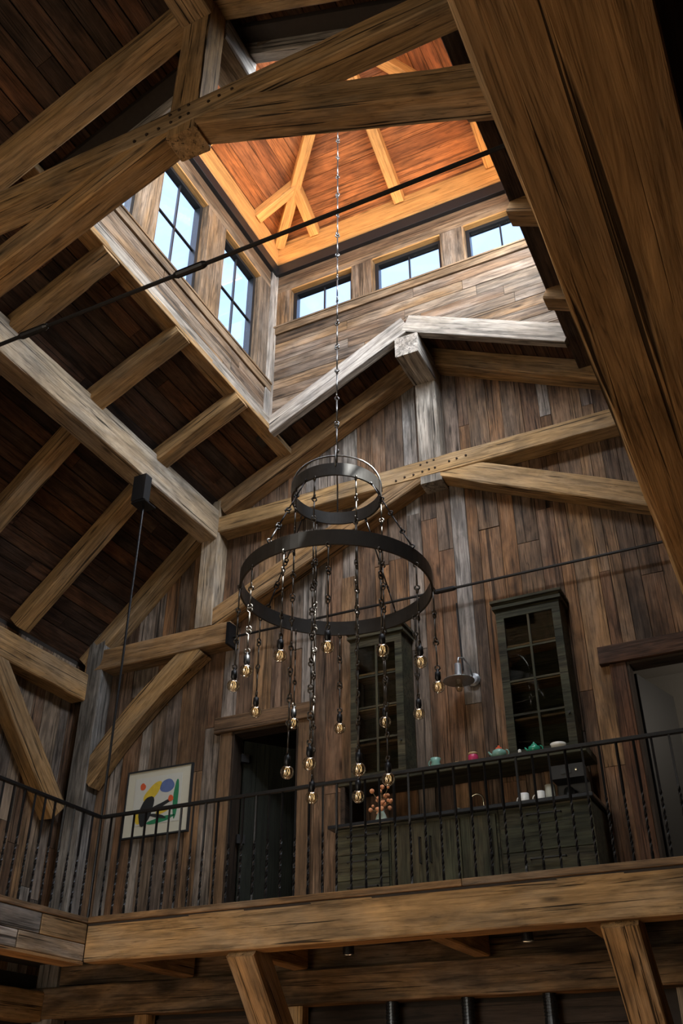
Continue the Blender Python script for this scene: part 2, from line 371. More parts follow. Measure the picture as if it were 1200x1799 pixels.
# right wall and front wall (behind the camera)
wr = MB().box(XR, XR + .2, YF - .3, YG + .2, FLOOR, 5.6).build('wall_right', M['dark_wood']); tag(wr, 'right side wall of dark boards', 'wall', kind='structure')
wf = MB()
wf.box(XL, -7.1, YF - .2, YF, FLOOR, 5.6).box(-2.7, XR, YF - .2, YF, FLOOR, 5.6).box(-7.1, -2.7, YF - .2, YF, FLOOR, -1.3).box(-7.1, -2.7, YF - .2, YF, 4.1, 5.6)
wf.prism([(XL, 5.4), (CX - KX, 7.4), (CX, 9.0), (CX + KX, 7.4), (XR, 5.4)], YF - .2, YF)
wf = wf.build('wall_front', M['dark_wood']); tag(wf, 'front gable wall with a tall window', 'wall', kind='structure')

# ------------------------------------------------------------------ main roof: boards on two pitches each side, open under the cupola
for side, sd in ((1, 'left'), (-1, 'right')):
    def X(d): return CX - side * d
    rr = random.Random(11 + side)
    for part, (d0, d1, s, row) in (('upper', (0.0, KX, .5, .19)), ('lower', (KX, 5.24, .983, .19))):
        bk = MB(); t = .16; o = .03
        def slab(da, db, y0, y1):
            bk.prism([(X(da), zdeck(da) + o), (X(db), zdeck(db) + o), (X(db), zdeck(db) + o + t), (X(da), zdeck(da) + o + t)], y0, y1)
        if part == 'upper': slab(2.11, KX, YF - .3, YG + .2); slab(0, 2.11, YF - .3, HY0 - .12); slab(0, 2.11, HY1 + .12, YG + .2)
        else: slab(KX, 5.5, YF - .3, YG + .2)
        root = bk.build(f'ceiling_{sd}_{part}', M['backing']); tag(root, f'{part} pitch of the {sd} roof lined with dark brown boards', 'ceiling', kind='structure')
        cs = math.cos(math.atan(s)); dd = row * cs; d = d0
        while d < d1 - .02:
            e = min(d1, d + dd)
            runs = [(YF, YG)]
            if e <= 2.0 + dd * .6: runs = [(YF, HY0 - .04), (HY1 + .04, YG)]
            for (ya, yb) in runs:
                yy = ya
                while yy < yb - .05:
                    ye = min(yb, yy + rr.uniform(1.6, 3.6))
                    if yb - ye < .5: ye = yb
                    if ye > 1.5:      # boards behind the camera are left to the sheathing
                        off = rr.uniform(-.006, .004)
                        pm = ((X(d) + X(e)) / 2, (zdeck(d) + zdeck(e)) / 2 + .015 + off)
                        M0 = Matrix.Translation((pm[0], (yy + ye) / 2, pm[1])) @ Matrix.Rotation(math.atan(s) * -side, 4, 'Y') @ Matrix.Rotation(R(90), 4, 'Z')
                        put('plank', box_mesh(ye - yy - .006, row - .012, .028), M['roof_board'], root, M0)
                    yy = ye
            d = e

# ------------------------------------------------------------------ roof trusses
def truss(y0, y1, label, king):
    root = empty('roof_truss', (CX, (y0 + y1) / 2, FLOOR)); tag(root, label, 'roof truss', 'hammer beam roof trusses')
    yc = (y0 + y1) / 2; w = y1 - y0; S = (0, 1, 0); ok = M['oak']
    def mx(xx, s): return xx if s < 0 else 2 * CX - xx
    for s in (-1, 1):
        timber('corner_post', (mx(-8.21, s), yc, FLOOR), (mx(-8.21, s), yc, 5.72), w, .28, M['post_grey'], root, S)
        timber('hammer_beam', (mx(-8.36, s), yc, 5.31), (mx(-6.10, s), yc, 5.31), w, .30, ok, root, S)
        timber('hammer_post', (mx(-6.51, s), yc - .004, 5.46), (mx(-6.51, s), yc - .004, 7.38), w, .27, M['oak_pale'], root, S)
        pa, pb = ((mx(-8.12, s), yc, 3.70), (mx(-6.58, s), yc, 5.20))
        o = timber('hammer_brace', pa, pb, w - .03, .30, ok, root, S, bow=.10)
        if (o.matrix_basis.to_3x3() @ Vector((0, 0, 1))).z < 0:
            bpy.data.objects.remove(o); o = timber('hammer_brace', pb, pa, w - .03, .30, ok, root, S, bow=.10)
            if (o.matrix_basis.to_3x3() @ Vector((0, 0, 1))).z < 0: o.data.transform(Matrix.Scale(-1, 4, Vector((0, 0, 1)))); o.data.flip_normals()
        # rafters: centre line half a depth above the underside
        timber('lower_rafter', (mx(-8.42, s), yc, 5.33), (mx(-6.52, s), yc, 7.20), w, .22, ok, root, S)
        def u(d): return 8.70 - .505 * d + .15
        timber('upper_rafter', (mx(CX - 3.10, s), yc, u(3.10)), (mx(CX - .05, s), yc, u(.05)), w, .268, ok, root, S)
        def a(d): return 7.015 - .472 * d
        timber('arch_brace', (mx(CX - 3.20, s), yc, a(3.20)), (mx(CX - .13, s), yc, a(.13)), w - .012, .28, ok, root, S)
    timber('collar_tie', (CX - 3.13, yc - .006, 6.983), (CX + 3.13, yc - .006, 6.983), w, .255, ok, root, S)
    timber('king_post', (CX, yc, 6.755), (CX, yc, 8.72), w, .285, king, root, S)
    for (dx, dz) in [(-.12, .06), (-.03, .07), (.06, .08), (-.10, -.05), (-.01, -.04), (.07, -.04), (-.34, -.06), (-.46, -.08), (.26, .0), (.36, .01), (.48, .02), (-.22, -.06)]:
        MB().lathe([(0.0, -.006), (.016, -.006), (.013, .012), (0, .014)], 8).build('peg', M['dark_wood'], root, Matrix.Translation((CX + dx, y0 - .006, 6.983 + dz)) @ Matrix.Rotation(R(90), 4, 'X'))
    return root
truss(9.25, 9.50, 'timber hammer beam truss set against the gable wall', M['oak_grey'])
truss(3.75, 4.00, 'nearest timber truss crossing the top of the hall in front of the cupola', M['oak'])

def tie_rod(y, z, label):
    root = empty('tie_rod', (CX, y, z)); tag(root, label, 'tie rod', 'black steel tie rods')
    MB().tube([(-6.12, y, z), (-.44, y, z)], .016, 8).build('rod', M['iron'], root)
    for xx in (-4.55, -3.1) if y < 5 else (-3.22,):
        MB().tube([(xx - .14, y, z), (xx - .11, y, z), (xx + .11, y, z), (xx + .14, y, z)], [.018, .03, .03, .018], 10).build('turnbuckle', M['iron'], root)
    for xx in (-6.10, -.46):
        box('end_plate', xx - .02, xx + .02, y - .11, y + .11, z - .13, z + .17, M['iron'], root)
tie_rod(3.87, 5.21, 'black tie rod with turnbuckle stretched across below the near truss')
tie_rod(9.33, 5.26, 'thin black tie rod stretched across the gable wall behind the chandelier')

# purlins, wall plates, headers, ridge, common rafters
def thing1(name, label, cat, group, *a, **k):
    o = timber(name, *a, **k); tag(o, label, cat, group); return o
thing1('purlin', 'long square purlin at the knee of the left roof', 'beam', 'roof beams', (-6.54, 4.0, 6.99), (-6.54, 9.25, 6.99), .28, .46, M['oak_pale'])
thing1('purlin', 'purlin at the knee of the left roof, nearer than the near truss', 'beam', 'roof beams', (-6.54, YF, 6.99), (-6.54, 3.75, 6.99), .28, .46, M['oak_pale'])
thing1('purlin', 'purlin at the knee of the right roof', 'beam', 'roof beams', (-.02, 4.0, 6.99), (-.02, 9.25, 6.99), .28, .46, M['oak_pale'])
thing1('wall_plate', 'wall plate beam along the left wall above the leaning brace', 'beam', 'roof beams', (-8.43, 4.0, 4.945), (-8.43, 9.25, 4.945), .30, .37, M['oak'])
o = timber('wall_brace', (-8.40, 9.12, 3.28), (-8.40, 7.55, 4.85), .22, .30, M['oak'], None, (1, 0, 0), bow=0.0); tag(o, 'leaning brace on the left wall rising to the wall plate', 'brace')
HZ0, HZ1 = 7.83, 8.00
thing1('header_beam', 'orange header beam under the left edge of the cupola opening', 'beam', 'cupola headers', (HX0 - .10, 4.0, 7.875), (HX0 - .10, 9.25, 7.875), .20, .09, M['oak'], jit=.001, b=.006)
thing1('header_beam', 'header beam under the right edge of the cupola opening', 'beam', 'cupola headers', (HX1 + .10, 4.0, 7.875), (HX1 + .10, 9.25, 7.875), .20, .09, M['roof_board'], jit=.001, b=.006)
thing1('ridge_beam', 'short ridge beam stub ending at the far edge of the cupola', 'beam', 'ridge beam stubs', (CX, HY1 - .01, 8.52), (CX, 9.25, 8.52), .32, .325, M['oak_grey'])
thing1('ridge_beam', 'ridge beam stub between the near truss and the cupola', 'beam', 'ridge beam stubs', (CX, 4.0, 8.52), (CX, HY0 + .01, 8.52), .32, .325, M['oak_grey'])
thing1('ridge_beam', 'ridge beam running overhead to the near truss king post', 'beam', 'ridge beam stubs', (CX, YF, 8.52), (CX, 3.75, 8.52), .32, .325, M['oak'])
ords = {7.90: 'far', 6.58: 'middle', 5.24: 'near'}
for yy, wd in ords.items():
    def u(d): return 8.70 - .5 * d + .11
    for s, sd in ((-1, 'left'), (1, 'right')):
        thing1('common_rafter', f'{wd} common rafter from the {sd} purlin up to the cupola header', 'rafter', 'upper common rafters',
               (CX + s * 3.20, yy, u(3.20)), (CX + s * 2.0, yy, u(2.0)), .24, .20, M['oak'], side=(0, 1, 0))
    thing1('common_rafter', f'{wd} common rafter on the steep lower left roof', 'rafter', 'lower common rafters',
           (CX - 5.12, yy + .09, zdeck(5.12) - .17), (CX - 3.42, yy + .09, zdeck(3.42) - .17), .24, .20, M['oak'], side=(0, 1, 0))

# ------------------------------------------------------------------ cupola: trims, walls, windows
def trim_bar(name, label, p0, p1, w, h, mat, side=None):
    o = timber(name, p0, p1, w, h, mat, None, side, b=.006, jit=.002); tag(o, label, 'trim', kind='structure'); return o
trim_bar('trim_1', 'pale weathered timber edge along the left of the cupola opening', (HX0 - .05, HY0 - .1, 7.955), (HX0 - .05, HY1 + .08, 7.955), .10, .17, M['oak_grey'])
trim_bar('trim_2', 'timber edge along the right of the cupola opening', (HX1 + .05, HY0 - .1, 7.955), (HX1 + .05, HY1 + .08, 7.955), .10, .17, M['oak_grey'])
def zc(d): return 8.905 - .5 * d
n = 3
for yy, tl in ((HY1 + .05, 'far'), (HY0 - .05, 'near')):
    for s, sd in ((-1, 'left'), (1, 'right')):
        trim_bar(f'trim_{n}', f'{sd} half of the pale peaked timber at the {tl} end of the cupola opening', (CX + s * 2.04, yy, zc(2.04)), (CX + s * .0, yy, zc(.0)), .12, .27, M['oak_grey'], (0, 1, 0)); n += 1

WT = .20
SILL_S, HEAD = 8.68, 10.42; SILL_E = 9.74; PLATE0, PLATE1 = 10.95, 11.40
WX = HX0 - .07; WXR = HX1 + .07; WY = HY1 + .08; WYN = HY0 - .08
LW = [(4.86, 5.62), (5.92, 6.90), (7.32, 8.30)]
EW = [(-5.09, -4.07), (-3.78, -2.72), (-2.42, -1.42)]
win_n = [1]
def cup_wall(name, label, kind, plane, sgn, ops, sill, zbot, a0, a1):
    """kind 'x': wall across Y at Y=plane; kind 'y': wall at X=plane. sgn: outward direction. window reveals are real openings"""
    def B(mb, u0, u1, d0, d1, z0, z1):
        lo, hi = sorted((plane + sgn * d0, plane + sgn * d1))
        if kind == 'x': mb.box(u0, u1, lo, hi, z0, z1)
        else: mb.box(lo, hi, u0, u1, z0, z1)
    mb = MB()
    if kind == 'x':
        lo, hi = sorted((plane + sgn * .03, plane + sgn * WT)); am = 8.93
        mb.prism([(a0 - .2, am - .5 * (CX - a0 + .2)), (CX, am), (CX, sill), (a0 - .2, sill)], lo, hi); mb.prism([(CX, am), (a1 + .2, am - .5 * (a1 + .2 - CX)), (a1 + .2, sill), (CX, sill)], lo, hi)
    else: B(mb, a0 - .2, a1 + .2, .03, WT, zbot, sill)
    B(mb, a0 - .2, a1 + .2, .03, WT, HEAD, PLATE1 + .1)
    e = [a0 - .2] + [v for op in ops for v in op] + [a1 + .2]
    piers = [(e[i], e[i + 1]) for i in range(0, len(e), 2)]
    for (p, q) in piers: B(mb, p, q, .03, WT, sill, HEAD)
    root = mb.build(name, M['backing']); tag(root, label, 'wall', kind='structure')
    def P(nm, u0, u1, d0, d1, z0, z1, mat, long, par=None):
        lo, hi = sorted((plane + sgn * d0, plane + sgn * d1))
        if kind == 'x': return box(nm, u0, u1, lo, hi, z0, z1, mat, par or root, b=.003, long={0: 0, 2: 2}[long])
        return box(nm, lo, hi, u0, u1, z0, z1, mat, par or root, b=.003, long={0: 1, 2: 2}[long])
    # boards below the sill
    z = sill - .16; rw = random.Random(len(name) + int(plane * 10)); hgt = .17
    while z > zbot + .02:
        z0 = max(zbot, z - hgt); runs = [(a0, a1)]
        if kind == 'x':
            dst = max(0, (8.93 - (z0 + z) / 2) * 2)
            if dst > 0: runs = [(a0, CX - dst), (CX + dst, a1)]
        for (ra, rb_) in runs:
            u = ra
            while u < rb_ - .01:
                ue = min(rb_, u + rw.uniform(.9, 2.2))
                if rb_ - ue < .3: ue = rb_
                P('plank', u + .002, ue - .002, -rw.uniform(0, .006), .03, z0 + .002, z - .002, M['cupboard_board'], 0); u = ue
        z = z0
    P('sill_board', a0, a1, -.03, .03, sill - .155, sill - .03, M['trim_wood'], 0)
    P('sill_cap', a0, a1, -.045, WT - .05, sill - .03, sill, M['trim_wood'], 0)
    for (p, q) in piers:
        p = max(p, a0); q = min(q, a1)
        P('pier_board', p, q, -.012, .03, sill, HEAD, M['cupboard_board'], 2)
    P('head_board', a0, a1, -.008, .03, HEAD, HEAD + .17, M['trim_wood'], 0)
    P('head_board', a0, a1, 0, .03, HEAD + .173, PLATE0 - .15, M['brown_trim'], 0)
    P('steel_channel', a0, a1, -.066, .03, PLATE0 - .19, PLATE0, M['black'], 0)
    for (p, q) in ops:
        P('reveal', p - .004, p + .022, -.012, WT - .06, sill, HEAD, M['trim_wood'], 2); P('reveal', q - .022, q + .004, -.012, WT - .06, sill, HEAD, M['trim_wood'], 2)
        P('reveal', p + .022, q - .022, -.012, WT - .06, HEAD - .022, HEAD + .004, M['fir'], 0)  # orange fir at the head: warm glow put into its colour
        wr_ = empty(f'window_{win_n[0]}', (0, 0, 0)); win_n[0] += 1
        wr_.location = ((p + q) / 2, plane + sgn * .15, sill) if kind == 'x' else (plane + sgn * .15, (p + q) / 2, sill)
        tag(wr_, f'{(("left", "middle", "right") if kind == "x" else ("near", "middle", "far"))[ops.index((p, q))]} black framed window in the {dict(back="far", front="near").get(name.split("_")[-1], name.split("_")[-1])} cupola wall', 'window', kind='structure')
        u0, u1, z0, z1 = p + .022, q - .022, sill, HEAD - .022; fw = .055; d0, d1 = .07, .17
        P('frame', u0, u0 + fw, d0, d1, z0, z1, M['window_black'], 2, wr_); P('frame', u1 - fw, u1, d0, d1, z0, z1, M['window_black'], 2, wr_)
        P('frame', u0 + fw, u1 - fw, d0, d1, z0, z0 + fw, M['window_black'], 0, wr_); P('frame', u0 + fw, u1 - fw, d0, d1, z1 - fw, z1, M['window_black'], 0, wr_)
        um = (u0 + u1) / 2; rows = 2
        P('muntin', um - .011, um + .011, .105, .14, z0 + fw, z1 - fw, M['window_black'], 2, wr_)
        if z1 - z0 > 1.0:
            zm = (z0 + z1) / 2; zs = [z0 + fw, zm, z1 - fw]
            P('muntin', u0 + fw, um - .011, .105, .14, zm - .011, zm + .011, M['window_black'], 0, wr_); P('muntin', um + .011, u1 - fw, .105, .14, zm - .011, zm + .011, M['window_black'], 0, wr_)
        else: zs = [z0 + fw, z1 - fw]
        for (ua, ub) in ((u0 + fw, um), (um, u1 - fw)):
            for za, zb_ in zip(zs[:-1], zs[1:]): P('pane', ua, ub, .120, .126, za, zb_, M['glass'], 2, wr_)
    return root
cup_wall('wall_cupola_back', 'far wall of the cupola with horizontal boards and three low windows', 'x', WY, 1, EW, SILL_E, 7.9, WX, WXR)
cup_wall('wall_cupola_front', 'near wall of the cupola', 'x', WYN, -1, EW, SILL_E, 7.9, WX, WXR)
cup_wall('wall_cupola_left', 'left wall of the cupola with tall windows', 'y', WX, -1, LW, SILL_S, 7.95, WYN, WY)
cup_wall('wall_cupola_right', 'right wall of the cupola', 'y', WXR, 1, LW, SILL_S, 7.95, WYN, WY)
o = box('trim_7', WX, WX + .025, WY - .16, WY, 8.03, PLATE0 - .17, M['oak_grey'], None, .004); tag(o, 'vertical corner board in the far left corner of the cupola', 'trim', kind='structure')
o = box('trim_8', WX + .025, WX + .05, WY - .03, WY, 8.03, PLATE0 - .17, M['oak_grey'], None, .004); tag(o, 'narrow corner bead in the far left corner of the cupola', 'trim', kind='structure')

# cupola roof: plates, hips, jacks, commons
cf = empty('cupola_roof_frame', (CX, 6.57, PLATE0)); tag(cf, 'warm orange timber frame of plates, hips and jack rafters inside the cupola roof', 'roof frame')
CY = (HY0 + HY1) / 2; CS = 0.55; A = HX1 - HX0; HALF = 2.0; HALFY = (HY1 - HY0) / 2
pm = (PLATE0 + PLATE1) / 2; ph = PLATE1 - PLATE0
timber('plate', (HX0 - .11, HY0 - .2, pm), (HX0 - .11, HY1 + .2, pm), .22, ph, M['fir'], cf, b=.008, jit=.001); timber('plate', (HX1 + .11, HY0 - .2, pm), (HX1 + .11, HY1 + .2, pm), .22, ph, M['fir'], cf, b=.008, jit=.001)
timber('plate', (HX0, HY1 + .11, pm), (HX1, HY1 + .11, pm), .22, ph, M['fir'], cf, b=.008, jit=.001); timber('plate', (HX0, HY0 - .11, pm), (HX1, HY0 - .11, pm), .22, ph, M['fir'], cf, b=.008, jit=.001)
ZH = 11.27   # underside of the hips at the plate corner
apex = Vector((CX, CY, ZH + CS * HALF + .09))
for sx in (-1, 1):
    for sy in (-1, 1):
        c = Vector((CX + sx * HALF, CY + sy * HALFY, ZH + .09))
        timber('hip_rafter', c, apex, .15, .20, M['fir'], cf, b=.008, jit=.001)
        s = .62
        k = c + (apex - c) * (s / HALF)
        timber('jack_rafter', (k.x, CY + sy * HALFY + .02 * sy, c.z - .01), k, .14, .18, M['fir'], cf, b=.008, jit=.001)
        timber('jack_rafter', (CX + sx * HALF + .02 * sx, k.y, c.z - .01), k, .14, .18, M['fir'], cf, b=.008, jit=.001)
for sx in (-1, 1):
    timber('common_rafter', (CX + sx * (HALF + .02), CY, ZH + .08), apex, .15, .18, M['fir'], cf, b=.008, jit=.001)
    timber('common_rafter', (CX, CY + sx * (HALFY + .02), ZH + .08), apex, .15, .18, M['fir'], cf, b=.008, jit=.001)
# boards of the four slopes
zd0 = ZH + .20
mbk = MB()
ov = .42
def cz(s): return zd0 + CS * s
crn = [(CX - HALF - ov, CY - HALFY - ov), (CX + HALF + ov, CY - HALFY - ov), (CX + HALF + ov, CY + HALFY + ov), (CX - HALF - ov, CY + HALFY + ov)]
b0 = 0
for i in range(4): mbk.v.append((crn[i][0], crn[i][1], cz(-ov) + .03))
mbk.v.append((CX, CY, cz(HALF) + .05))
for i in range(4): mbk.v.append((crn[i][0], crn[i][1], cz(-ov) + .15))
mbk.v.append((CX, CY, cz(HALF) + .2))
for i in range(4):
    j = (i + 1) % 4; mbk.f += [(j, i, 4), (5 + i, 5 + j, 9), (i, j, 5 + j, 5 + i)]
cc = mbk.build('ceiling_cupola', M['backing']); tag(cc, 'pyramid ceiling of orange boards inside the cupola', 'ceiling', kind='structure')
row = .20
for q in range(4):
    ang = q * R(90)
    hs = HALF if q % 2 == 0 else HALFY      # run from plate to apex; half length along plate
    hl = HALFY if q % 2 == 0 else HALF
    s = -ov
    while s < HALF - .02:
        e = min(HALF, s + row); g = .003
        def half(v): return hl * (HALF - v) / HALF if v >= 0 else hl - v
        def rs(v): return hs * (1 - v / HALF) if v >= 0 else hs - v
        h0, h1 = half(s + g), half(e - g); r0, r1 = rs(s + g), rs(e - g); z0, z1 = cz(s + g), cz(e - g); th = .03
        off = random.uniform(-.005, .003)
        # local frame: X along the board, built directly around its middle
        cxm, czm = (r0 + r1) / 2, (z0 + z1) / 2
        vs_ = [(-h0, r0 - cxm, z0 - czm), (h0, r0 - cxm, z0 - czm), (h1, r1 - cxm, z1 - czm), (-h1, r1 - cxm, z1 - czm)]
        vs_ = vs_ + [(a, b, c + th) for a, b, c in vs_]
        me = mesh_from('board', vs_, [(3, 2, 1, 0), (4, 5, 6, 7), (0, 1, 5, 4), (1, 2, 6, 5), (2, 3, 7, 6), (3, 0, 4, 7)])
        put('plank', me, M['fir_board'], cc, Matrix.Translation((CX, CY, 0)) @ Matrix.Rotation(ang - R(90), 4, 'Z') @ Matrix.Translation((0, cxm, czm + off)))
        s = e
# added warm fill lights without fixtures, to brighten the cupola roof from below
for (loc, rot, L) in (((HX0 + .06, CY, PLATE0 - .05), (0, R(180 + 55), 0), HALFY * 2 - .3), ((HX1 - .06, CY, PLATE0 - .05), (0, R(180 - 55), 0), HALFY * 2 - .3)):
    area('cupola_warm_fill', loc, rot, .05, L, 20.0, (1.0, 0.58, 0.26))
for (loc, rot, L) in (((CX, HY1 - .06, PLATE0 - .05), (R(180 + 55), 0, 0), HALF * 2 - .3), ((CX, HY0 + .06, PLATE0 - .05), (R(180 - 55), 0, 0), HALF * 2 - .3)):
    area('cupola_warm_fill', loc, rot, L, .05, 20.0, (1.0, 0.58, 0.26))

# ------------------------------------------------------------------ balconies
ok = M['oak']
thing1('balcony_beam', 'long checked timber beam carrying the front of the far balcony', 'beam', 'balcony edge beams', (-6.26, 7.62, 1.445), (XR, 7.62, 1.445), .24, .33, ok)
thing1('balcony_beam', 'massive dark beam edge close overhead on the right', 'beam', 'balcony edge beams', (-.055, YF, 1.45), (-.055, 7.49, 1.45), .255, .34, M['oak'], b=.006)
lb = empty('balcony_fascia', (-6.38, 5.5, 1.28)); tag(lb, 'left balcony edge faced with patched grey and tan boards', 'balcony edge')
timber('core_beam', (-6.40, 1.0, 1.44), (-6.40, 7.50, 1.44), .20, .30, ok, lb)
yy = 7.49; k = 0
for (ya, yb, za, zb, mt) in ((6.88, 7.49, 1.43, 1.60, 'oak'), (5.6, 6.87, 1.43, 1.60, 'post_grey'), (6.62, 7.49, 1.285, 1.425, 'oak_pale'), (5.0, 6.61, 1.285, 1.425, 'oak_grey'), (3.6, 5.59, 1.43, 1.60, 'cupboard_board'), (3.2, 4.99, 1.285, 1.425, 'barn')):
    box('fascia_board', -6.298, -6.258, ya, yb, za, zb, M[mt], lb, .006)
box('edge_cap', -6.42, -6.25, 1.0, 7.52, 1.603, 1.655, M['trim_wood'], lb, .006)
box('soffit_board', -6.50, -6.26, 1.0, 7.50, 1.255, 1.283, ok, lb, .004)
# decks
bd = MB().box(XL, XR, 7.50, YG, 1.585, 1.605).box(XL, -6.40, YF, 7.5, 1.585, 1.605).box(.07, XR, YF, 7.5, 1.585, 1.605).build('floor_balcony', M['backing']); tag(bd, 'plank floor of the balcony around three sides', 'floor', kind='structure')
y = 7.472
while y < YG - .01:
    ye = min(YG, y + .167); x = -6.42 if y < 7.5 else XL
    for (xa, xb) in ((XL if y > 7.5 else -6.25, -2.6), (-2.6, XR)): box('plank', xa + .002, xb - .002, y, ye - .004, 1.606, DECK, M['trim_wood'], bd, .004)
    y = ye
x = XL
while x < -6.45:
    xe = min(-6.43, x + .17); box('plank', x, xe - .004, 1.0, 7.48, 1.606, DECK, M['trim_wood'], bd, .004); x = xe
x = .08
while x < XR - .02:
    xe = min(XR, x + .2); box('plank', x, xe - .004, YF, 7.48, 1.545, 1.58, M['dark_wood'], bd, .004); x = xe
# joists and struts under the far balcony
for xx, lb_ in ((-6.28, 'at the left corner'), (-3.05, 'in the middle'), (-1.75, 'beside the right strut'), (-4.94, 'beside the left strut')):
    thing1('joist', f'joist under the far balcony {lb_}', 'joist', 'balcony joists', (xx, 7.74, 1.46), (xx, 9.2, 1.46), .16, .24, ok)
for xx, sd in ((-4.64, 'left'), (-1.45, 'right')):
    thing1('strut', f'{sd} slanting timber strut holding up the far balcony', 'strut', 'balcony struts', (xx, 7.64, 1.32), (xx, 9.42, -.62), .27, .26, ok, side=(1, 0, 0))
# lower back wall: stacked timbers above dark boards, the opening's shade put into their colour
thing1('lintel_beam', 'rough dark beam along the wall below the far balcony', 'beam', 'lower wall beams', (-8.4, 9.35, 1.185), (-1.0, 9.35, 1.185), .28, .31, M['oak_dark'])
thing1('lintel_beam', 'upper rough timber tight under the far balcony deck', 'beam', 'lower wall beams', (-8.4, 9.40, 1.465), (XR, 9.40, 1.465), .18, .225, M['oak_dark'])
thing1('lintel_beam', 'cross beam at the lower left corner below the balcony', 'beam', 'lower wall beams', (-8.30, 5.0, 1.15), (-8.30, 9.2, 1.15), .26, .30, ok)
for xx, sd in ((-6.9, 'left'), (-5.06, 'middle')):
    thing1('lower_post', f'{sd} short post under the rough beam in the lower wall', 'post', 'lower posts', (xx, 9.38, FLOOR), (xx, 9.38, 1.03), .18, .16, ok, side=(1, 0, 0))
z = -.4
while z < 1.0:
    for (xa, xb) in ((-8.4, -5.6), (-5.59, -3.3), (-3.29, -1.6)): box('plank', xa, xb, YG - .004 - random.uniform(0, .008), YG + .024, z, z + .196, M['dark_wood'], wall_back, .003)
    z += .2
fr = empty('picture_frame', (-.97, 9.48, .1)); tag(fr, 'pale wooden picture frame at the lower right corner below the balcony', 'picture frame')
box('stile', -1.41, -1.33, 9.43, 9.49, .1, 1.07, M['oak_pale'], fr, .004); box('stile', -.62, -.54, 9.43, 9.49, .1, 1.07, M['oak_pale'], fr, .004); box('rail', -1.33, -.62, 9.43, 9.49, 0.99, 1.07, M['oak_pale'], fr, .004); box('rail', -1.33, -.62, 9.43, 9.49, .1, .18, M['oak_pale'], fr, .004); box('panel', -1.33, -.62, 9.47, 9.485, .18, .99, M['trim_wood'], fr, .003)

# ------------------------------------------------------------------ railings
def baluster_mesh(h, w=.017):
    v = []; f = []; n = 30
    for i in range(n + 1):
        z = h * i / n; t = min(1, max(0, (z / h - .06) / .50)); a = t * math.pi * 5
        for k in range(4):
            b = a + math.pi / 4 + k * math.pi / 2; v.append((w * .707 * math.cos(b), w * .707 * math.sin(b), z))
    for i in range(n):
        for k in range(4): f.append((i * 4 + k, i * 4 + (k + 1) % 4, (i + 1) * 4 + (k + 1) % 4, (i + 1) * 4 + k))
    return mesh_from('baluster', v, f)
BALM = baluster_mesh(.93)
RY, RX = 7.57, -6.335; RZ = 2.60
rb = empty('iron_railing', (-3.3, RY, DECK)); tag(rb, 'black iron railing with twisted balusters along the far balcony', 'railing', 'balcony railings')
box('top_rail', RX + .018, -.10, RY - .02, RY + .02, RZ - .016, RZ + .016, M['iron'], rb, .004)
x = RX + .13
while x < -.12:
    put('baluster', BALM, M['iron'], rb, Matrix.Translation((x, RY, DECK)) @ Matrix.Rotation(random.uniform(0, 1.5), 4, 'Z')); x += .137
rl = empty('iron_railing', (RX, 5, DECK)); tag(rl, 'black iron railing along the left balcony', 'railing', 'balcony railings')
box('top_rail', RX - .02, RX + .02, 2.0, RY - .02, RZ - .016, RZ + .016, M['iron'], rl, .004)
y = 2.1
while y < RY - .1:
    put('baluster', BALM, M['iron'], rl, Matrix.Translation((RX, y, DECK)) @ Matrix.Rotation(random.uniform(0, 1.5), 4, 'Z')); y += .137
hr = empty('hanger_rod', (RX, RY, DECK)); tag(hr, 'thin black hanger rod from roof bracket down to the balcony corner', 'rod')
MB().tube([(RX, RY, DECK - .02), (RX, RY, 6.45)], .013, 8).build('rod', M['iron'], hr)
MB().box(RX - .15, RX + .03, RY - .06, RY + .06, 6.36, 6.72).build('bracket', M['black'], hr)
MB().box(RX - .10, RX + .10, RY - .11, RY + .11, 6.28, 6.30).build('bearing_plate', M['iron'], hr)


# ------------------------------------------------------------------ doors, rooms beyond
rm = MB()
rm.box(XL, XR, 11.6, 11.7, 1.5, 4.8).box(XL, XR, YG + .16, 11.7, 4.7, 4.8).box(XL, XR, YG + .16, 11.7, 1.5, 1.62)
for xx in (XL, -6.6, -4.4, -1.9, XR): rm.box(xx, xx + .08, YG + .16, 11.7, 1.5, 4.8)
rm = rm.build('wall_rooms', M['plaster']); tag(rm, 'plaster walls of the rooms behind the gable wall', 'wall', kind='structure')
def door_case(n, D, label, lx0, lx1, cm_='brown_trim', lm='brown_trim'):
    r = empty(f'door_{n}', ((D[0] + D[1]) / 2, YG, DECK)); tag(r, label, 'door', kind='structure')
    timber('lintel', (lx0, YG - .035, D[2] + .10), (lx1, YG - .035, D[2] + .10), .10, .20, M[lm], r, b=.008, jit=.002)
    box('casing', D[0] - .17, D[0], YG - .05, YG, DECK, D[2], M[cm_], r, .005); box('casing', D[1], D[1] + .17, YG - .05, YG, DECK, D[2], M[cm_], r, .005)
    box('jamb', D[0], D[0] + .03, YG - .04, YG + .17, DECK, D[2], M['dark_wood'], r, .003); box('jamb', D[1] - .03, D[1], YG - .04, YG + .17, DECK, D[2], M['dark_wood'], r, .003)
    box('jamb', D[0] + .03, D[1] - .03, YG - .04, YG + .17, D[2] - .03, D[2], M['dark_wood'], r, .003)
    return r
d1 = door_case(1, D1, 'open doorway with a dark green plank door ajar left of the cupboard', -6.32, -4.98)
Md = Matrix.Translation((D1[0] + .05, YG + .17, DECK + .01)) @ Matrix.Rotation(R(52), 4, 'Z')
